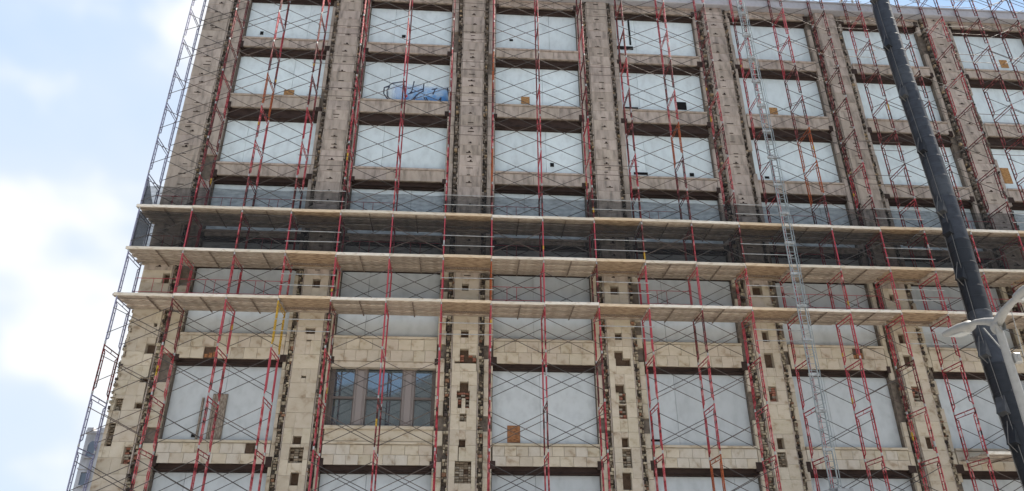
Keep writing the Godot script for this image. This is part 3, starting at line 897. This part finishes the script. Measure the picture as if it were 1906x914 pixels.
# ---------------------------------------------------------------- chute, mast, lamp
func make_chute() -> void:
	var pts := [Vector3(34.30, 34.6, 2.9), Vector3(34.05, 32.0, 3.13), Vector3(33.76, 30.35, 3.27), Vector3(33.58, 27.72, 3.51), Vector3(33.36, 24.17, 3.88), Vector3(33.18, 21.12, 4.22), Vector3(32.98, 18.32, 4.56), Vector3(32.74, 15.75, 4.9), Vector3(32.47, 13.64, 5.21), Vector3(32.18, 11.45, 5.55), Vector3(31.95, 9.22, 5.93), Vector3(31.78, 7.78, 6.2), Vector3(31.2, 2.4, 7.2)]
	var cv := Curve3D.new()
	for i in pts.size():
		var t: Vector3 = (pts[mini(i + 1, pts.size() - 1)] - pts[maxi(i - 1, 0)]) * 0.16
		cv.add_point(pts[i], -t, t)
	var C := thing("debris_chute", "long black debris chute of nested barrels hanging down the front of the scaffolding", "debris chute", Vector3(31.2, 0, 7.2))
	var L := cv.get_baked_length()
	var step := 1.14
	var n := int(L / step)
	var prof := [[0.0, 0.42], [0.03, 0.426], [0.09, 0.426], [0.11, 0.42], [0.5, 0.417], [0.54, 0.421], [0.58, 0.416], [1.2, 0.41]]
	for s in n:
		var a := cv.sample_baked(s * step)
		var b := cv.sample_baked(minf((s + 1) * step, L))
		var ax := (b - a).normalized()
		var u := ax.cross(Vector3.BACK).normalized()
		var v := ax.cross(u)
		var st := new_st()
		var seg := 28
		for i in seg:
			for j in prof.size() - 1:
				var t0 := TAU * i / seg
				var t1 := TAU * (i + 1) / seg
				var y0: float = prof[j][0]; var r0: float = prof[j][1]; var y1: float = prof[j + 1][0]; var r1: float = prof[j + 1][1]
				var dent := 1.0 + 0.006 * sin(s * 2.1 + 3.0 * t0)
				var dent1 := 1.0 + 0.006 * sin(s * 2.1 + 3.0 * t1)
				var e0 := u * cos(t0) + v * sin(t0)
				var e1 := u * cos(t1) + v * sin(t1)
				var sl := (r0 - r1) / maxf(y1 - y0, 0.01)
				var n0 := (e0 + ax * sl).normalized()
				var n1 := (e1 + ax * sl).normalized()
				var A := a + ax * y0 + e0 * r0 * dent; var Bq := a + ax * y0 + e1 * r0 * dent1
				var Cq := a + ax * y1 + e1 * r1 * dent1; var Dq := a + ax * y1 + e0 * r1 * dent
				tri(st, A, Bq, Cq, n0, n1, n1)
				tri(st, A, Cq, Dq, n0, n1, n0)
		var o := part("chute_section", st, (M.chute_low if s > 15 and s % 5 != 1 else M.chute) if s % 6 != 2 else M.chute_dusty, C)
		o.position = -C.position
		# bracket, flap and chains on the left-hand side
		var left := Vector3(-0.93, 0, 0.36)
		left = (left - ax * left.dot(ax)).normalized()
		var fwd := ax.cross(left)
		if s % 3 == 0 or s % 7 == 2:
			var fs := new_st()
			var p0 := a + ax * 0.18 + left * 0.41
			var p1 := a + ax * 0.92 + left * 0.38
			var p2 := a + ax * 0.86 + left * 0.64
			for sg in [-0.17, 0.17]:
				var f: Vector3 = fwd * sg
				tri(fs, p0 + f, p1 + f, p2 + f, fwd * signf(sg), fwd * signf(sg), fwd * signf(sg))
			quad(fs, p0 - fwd * 0.17, p0 + fwd * 0.17, p2 + fwd * 0.17, p2 - fwd * 0.17, (left - ax * 0.4).normalized())
			quad(fs, p1 - fwd * 0.17, p1 + fwd * 0.17, p2 + fwd * 0.17, p2 - fwd * 0.17, ax)
			var fl := part("hopper_flap", fs, M.chute_low if s % 2 == 0 else M.flap, C)
			fl.position = -C.position
		var cs := new_st()
		for sg in [-0.1, 0.22]:
			tube(cs, a + left * 0.46 + fwd * sg, b + left * 0.46 + fwd * sg, 0.014, 4)
		if s % 3 == 0:
			path_tube(cs, [a + left * 0.46, a + ax * 0.9 + left * 0.8, b + left * 0.46], 0.014, 4)
		var ch := part("chain", cs, M.chain, C)
		ch.position = -C.position
	var hs := new_st()
	tube(hs, Vector3(34.3, 34.5, -2.0), Vector3(34.3, 34.5, 3.2), 0.08, 8)
	tube(hs, Vector3(34.3, 33.2, -1.0), Vector3(34.3, 34.45, -1.0), 0.06, 8)
	tube(hs, Vector3(34.3, 33.2, 0.4), Vector3(34.3, 34.45, 0.4), 0.06, 8)
	var ob := part("outrigger", hs, M.galv, C)
	ob.position = -C.position

func make_mast() -> void:
	var base := Vector3(26.5, 5.85, 2.72)
	var K := thing("ladder_mast", "slim grey metal ladder mast rising past all three decks, left of the black chute", "ladder mast", base)
	var y := 0.0
	var k := 0
	var top := 27.5
	while y < top:
		var lean := 0.006 * y if y < 12 else 0.072 - 0.016 * (y - 12)
		var st := new_st()
		for s in [-0.17, 0.17]:
			tube(st, Vector3(s, 0, 0), Vector3(s, 1.5, 0), 0.03, 6)
			tube(st, Vector3(s, 0, 0.2), Vector3(s, 1.5, 0.2), 0.016, 5)
		for r in 5:
			tube(st, Vector3(-0.17, 0.15 + r * 0.3, 0), Vector3(0.17, 0.15 + r * 0.3, 0), 0.016, 5)
			tube(st, Vector3(-0.17, 0.15 + r * 0.3, 0), Vector3(-0.17 if r % 2 else 0.17, 0.3 + r * 0.3, 0.2), 0.011, 4)
		var o := part("mast_section", st, M.alu, K)
		o.position = Vector3(lean, y, 0)
		st = new_st()
		box(st, Vector3(-0.21, -0.06, -0.06), Vector3(0.21, 0.06, 0.05))
		o = part("splice_plate", st, M.galv, K)
		o.position = Vector3(lean, y, 0)
		y += 1.5
		k += 1
	for yy in [3.0, 9.0, 15.0, 21.0]:
		var ts := new_st()
		tube(ts, Vector3(0, yy, -0.03), Vector3(0.1, yy, -0.5), 0.02, 5)
		part("tie", ts, M.galv, K)
	var P := thing("hoist_platform", "flat grey metal platform at the foot of the ladder mast", "platform", Vector3(26.75, 5.5, 2.75))
	var st := new_st()
	block(st, Vector3(-1.55, 0.0, -0.35), Vector3(1.3, 0.1, 0.95), 0.02)
	part("tray", st, M.alu, P)
	st = new_st()
	for s in [-1.5, 1.25]:
		tube(st, Vector3(s, 0.1, 0.9), Vector3(s, 0.35, 0.9), 0.02, 5)
	part("stub_post", st, M.galv, P)
	st = new_st()
	box(st, Vector3(-0.3, 0.1, -0.3), Vector3(0.3, 0.36, 0.28))
	part("winch", st, M.galv, P)
	var rs := new_st()
	tube(rs, Vector3(-1.4, 0.1, 0.8), Vector3(-0.2, 0.42, 0.1), 0.014, 5)
	part("rope", rs, M.lamp, P)

func blade(st: SurfaceTool, rings: Array) -> void:
	# skin over elliptical rings: centre, half width (x), half height (y)
	var n := 14
	for i in rings.size() - 1:
		for j in n:
			var t0 := TAU * j / n
			var t1 := TAU * (j + 1) / n
			var q := []
			for pr in [[i, t0], [i, t1], [i + 1, t1], [i + 1, t0]]:
				var r: Array = rings[pr[0]]
				var e := Vector3(cos(pr[1]) * r[1], sin(pr[1]) * r[2], 0)
				var nn := Vector3(cos(pr[1]) / maxf(r[1], 0.01), sin(pr[1]) / maxf(r[2], 0.01), 0).normalized()
				q.append([r[0] + e, nn])
			tri(st, q[0][0], q[1][0], q[2][0], q[0][1], q[1][1], q[2][1])
			tri(st, q[0][0], q[2][0], q[3][0], q[0][1], q[2][1], q[3][1])

func make_lamp() -> void:
	var P := thing("street_lamp", "white twin-armed street lamp in front of the black chute", "street lamp", Vector3(25.49, 0.12, 14.57))
	var st := new_st()
	tube(st, Vector3(0, 0, 0), Vector3(0, 0.3, 0), 0.2, 14)
	tube(st, Vector3(0, 0.3, 0), Vector3(0, 8.0, 0), 0.15, 16, 0.085)
	part("pole", st, M.lamp, P)
	for s in [-1.0, 1.0]:
		st = new_st()
		blade(st, [[Vector3(0, 7.9, -0.14 * s), 0.11, 0.15], [Vector3(0, 8.02, 0.06 * s), 0.11, 0.15], [Vector3(0, 8.17, 0.35 * s), 0.1, 0.1], [Vector3(0, 8.28, 0.7 * s), 0.085, 0.075], [Vector3(0, 8.3, 1.0 * s), 0.08, 0.07]])
		part("arm", st, M.lamp, P)
		st = new_st()
		blade(st, [[Vector3(0, 8.29, 0.86 * s), 0.07, 0.06], [Vector3(0, 8.29, 0.94 * s), 0.17, 0.13], [Vector3(0, 8.3, 1.2 * s), 0.24, 0.155], [Vector3(0, 8.33, 1.55 * s), 0.25, 0.135], [Vector3(0, 8.36, 1.82 * s), 0.2, 0.095], [Vector3(0, 8.38, 1.98 * s), 0.1, 0.05], [Vector3(0, 8.38, 2.02 * s), 0.005, 0.005]])
		var hd := part("lamp_head", st, M.lamp, P)
		st = new_st()
		blade(st, [[Vector3(0, 8.16, 1.1 * s), 0.01, 0.005], [Vector3(0, 8.16, 1.14 * s), 0.15, 0.04], [Vector3(0, 8.2, 1.5 * s), 0.17, 0.05], [Vector3(0, 8.27, 1.75 * s), 0.1, 0.03], [Vector3(0, 8.29, 1.78 * s), 0.01, 0.005]])
		part("lens", st, M.lens, hd)
	st = new_st()
	tube(st, Vector3(0, 7.3, -0.08), Vector3(0, 8.05, -0.5), 0.018, 6)
	part("strut", st, M.lamp, P)
	st = new_st()
	tube(st, Vector3(0.06, 8.1, 0.5), Vector3(0.07, 7.0, 0.42), 0.01, 5)
	part("cable", st, M.lamp, P)
	st = new_st()
	block(st, Vector3(0.09, 6.95, -0.02), Vector3(0.26, 7.2, 0.14), 0.03)
	tube(st, Vector3(0.175, 7.08, 0.14), Vector3(0.175, 7.08, 0.155), 0.045, 10)
	part("sensor_box", st, M.lamp, P)

# ---------------------------------------------------------------- surroundings
func make_tower() -> void:
	var T := thing("stone_tower", "grey stone tower with arched top windows seen past the left building corner", "tower", Vector3(-28, 0, -62))
	var st := new_st()
	box(st, Vector3(-1.45, 0, -9), Vector3(16, 19.7, 7))
	part("wall", st, M.tower, T)
	st = new_st()
	block(st, Vector3(-1.6, 19.7, -9.1), Vector3(16.2, 20.1, 7.15), 0.1)
	for q in 12:
		box(st, Vector3(-1.5 + q * 1.4, 20.1, 6.5), Vector3(-0.8 + q * 1.4, 20.4, 7.1))
	part("parapet", st, M.tower, T)
	st = new_st()
	for y in [16.0, 13.1, 10.2, 7.2]:
		box(st, Vector3(-1.52, y - 0.12, 6.9), Vector3(16.02, y + 0.03, 7.1))
	part("band_course", st, M.tower, T)
	for row in 4:
		for c in 5:
			var x := -0.55 + c * 3.0
			for d in ([-0.0] if row < 2 else [-0.38, 0.38]):
				var y: float = [17.2, 14.2, 11.1, 8.2][row]
				var hw: float = 0.42 if row < 2 else 0.3
				var ws := new_st()
				box(ws, Vector3(x + d - hw, y, 6.9), Vector3(x + d + hw, y + 1.3, 7.03))
				if row == 0:
					for a in 8:
						var t0 := PI * a / 8.0
						var t1 := PI * (a + 1) / 8.0
						var cc := Vector3(x + d, y + 1.3, 7.03)
						tri(ws, cc, cc + Vector3(cos(t1) * hw, sin(t1) * hw, 0), cc + Vector3(cos(t0) * hw, sin(t0) * hw, 0), Vector3.BACK, Vector3.BACK, Vector3.BACK)
				part("window", ws, M.pane, T)
				ws = new_st()
				box(ws, Vector3(x + d - hw - 0.14, y - 0.16, 6.95), Vector3(x + d + hw + 0.14, y - 0.01, 7.2))
				box(ws, Vector3(x + d - hw - 0.14, y, 6.95), Vector3(x + d - hw - 0.002, y + 1.35, 7.14))
				box(ws, Vector3(x + d + hw + 0.002, y, 6.95), Vector3(x + d + hw + 0.14, y + 1.35, 7.14))
				if row > 0:
					box(ws, Vector3(x + d - hw - 0.14, y + 1.352, 6.95), Vector3(x + d + hw + 0.14, y + 1.5, 7.14))
				part("window_surround", ws, M.tower, T)

func make_opposite() -> void:
	# the gabled block across the street, which the one glazed window mirrors
	var O := thing("gabled_building", "dark gabled brick block across the street, mirrored in the glazed window", "building", Vector3(-4, 0, 50))
	var st := new_st()
	box(st, Vector3(-10, 0, 0), Vector3(20, 23.3, 14))
	part("wall", st, M.opp, O)
	for g in [[-6.0, 4.0, 1.6], [4.0, 5.0, 1.3], [14.0, 5.8, 3.2]]:
		st = new_st()
		var a := Vector3(g[0] - g[1], 23.3, 0)
		var b := Vector3(g[0] + g[1], 23.3, 0)
		var c := Vector3(g[0], 23.3 + g[2], 0)
		tri(st, a, b, c, Vector3.FORWARD, Vector3.FORWARD, Vector3.FORWARD)
		var off := Vector3(0, 0, 14)
		tri(st, a + off, b + off, c + off, Vector3.BACK, Vector3.BACK, Vector3.BACK)
		quad(st, a, c, c + off, a + off, Vector3(-g[2], g[1], 0).normalized())
		quad(st, b, c, c + off, b + off, Vector3(g[2], g[1], 0).normalized())
		part("gable", st, M.opp, O)
	for f in 5:
		for c in 7:
			var ws := new_st()
			box(ws, Vector3(-8.2 + c * 3.9, 2.0 + f * 3.9, -0.06), Vector3(-6.6 + c * 3.9, 4.3 + f * 3.9, 0.02))
			part("window", ws, M.pane, O)

func sheet(called: String, x0: float, x1: float, z0: float, z1: float, y: float, thick: float, m: Material) -> void:
	var st := new_st()
	if thick > 0.0:
		box(st, Vector3(x0, y - thick, z0), Vector3(x1, y, z1))
	else:
		quad(st, Vector3(x0, y, z0), Vector3(x1, y, z0), Vector3(x1, y, z1), Vector3(x0, y, z1), Vector3.UP)
	part(called, st, m).set_meta("kind", "structure")

# ---------------------------------------------------------------- main
func _ready() -> void:
	rng.seed = 20240
	# camera
	var cam := Camera3D.new()
	cam.name = "camera"
	add_child(cam)
	var pitch := deg_to_rad(26.5465)
	var yaw := deg_to_rad(3.9723)
	var roll := deg_to_rad(-0.1623)
	var fwd := Vector3(sin(yaw) * cos(pitch), sin(pitch), -cos(yaw) * cos(pitch))
	var rt := Vector3(cos(yaw), 0, sin(yaw))
	var up := rt.cross(fwd)
	var r2 := rt * cos(roll) + up * sin(roll)
	var u2 := -rt * sin(roll) + up * cos(roll)
	cam.transform = Transform3D(Basis(r2, u2, -fwd), Vector3(12.2658, 1.7, 30.9306))
	cam.fov = rad_to_deg(2.0 * atan(457.0 / 1368.36))
	cam.near = 0.1
	cam.far = 900.0
	cam.current = true
	# sky, light, exposure
	var env := Environment.new()
	env.background_mode = Environment.BG_SKY
	var sky := Sky.new()
	var sm := PanoramaSkyMaterial.new()
	sm.panorama = sky_panorama()
	sm.energy_multiplier = 0.8
	sky.sky_material = sm
	env.sky = sky
	env.tonemap_mode = Environment.TONE_MAPPER_LINEAR
	env.tonemap_exposure = 2.85
	env.sdfgi_enabled = true
	env.ssao_enabled = true
	env.ssil_enabled = true
	var we := WorldEnvironment.new()
	we.name = "environment"
	we.environment = env
	add_child(we)
	var sun := DirectionalLight3D.new()
	sun.name = "sun"
	sun.light_color = Color(1.0, 0.965, 0.91)
	sun.light_energy = 1.6
	sun.light_angular_distance = 0.6
	sun.shadow_enabled = true
	add_child(sun)
	sun.look_at_from_position(Vector3.ZERO, -Vector3(0.6, 1.0, -0.2).normalized(), Vector3.UP)
	materials()
	# setting
	sheet("ground", -400, 400, -400, 400, 0.0, 0.0, M.asphalt)
	sheet("road", -400, 400, 6.5, 13.4, 0.004, 0.0, M.road)
	sheet("pavement", -30, 70, 0.6, 6.5, 0.13, 0.12, M.pave)
	sheet("pavement", -60, 90, 13.4, 48.0, 0.13, 0.12, M.pave)
	make_building()
	make_tower()
	make_opposite()
	make_scaffold()
	# decks
	for i in 19:
		deck(i, 17.58, "topmost")
		deck(i, 15.53, "middle")
		deck(i, 13.44, "lowest full")
	for i in range(16, 18):
		deck(i, 7.42, "short bottom")
	net("debris_netting", "long dark debris net standing above the topmost deck", Vector3(-1.85, 17.62, 2.13), Vector3(44.5, 17.62, 2.13), 0.92, 0.92, 0.02)
	net("debris_netting", "long dark debris net hung between the topmost and middle decks", Vector3(-1.85, 15.58, 2.13), Vector3(44.5, 15.58, 2.13), 1.72, 1.72, 0.03)
	net("debris_netting", "torn blue-grey end net above the topmost deck at the corner", Vector3(-1.9, 17.62, 0.95), Vector3(-1.9, 17.62, 2.13), 0.5, 1.5, 0.05)
	net("debris_netting", "blue-grey end net below the topmost deck at the corner", Vector3(-1.9, 15.58, 0.95), Vector3(-1.9, 15.58, 2.13), 1.72, 1.72, 0.05)
	make_mast()
	make_chute()
	make_lamp()
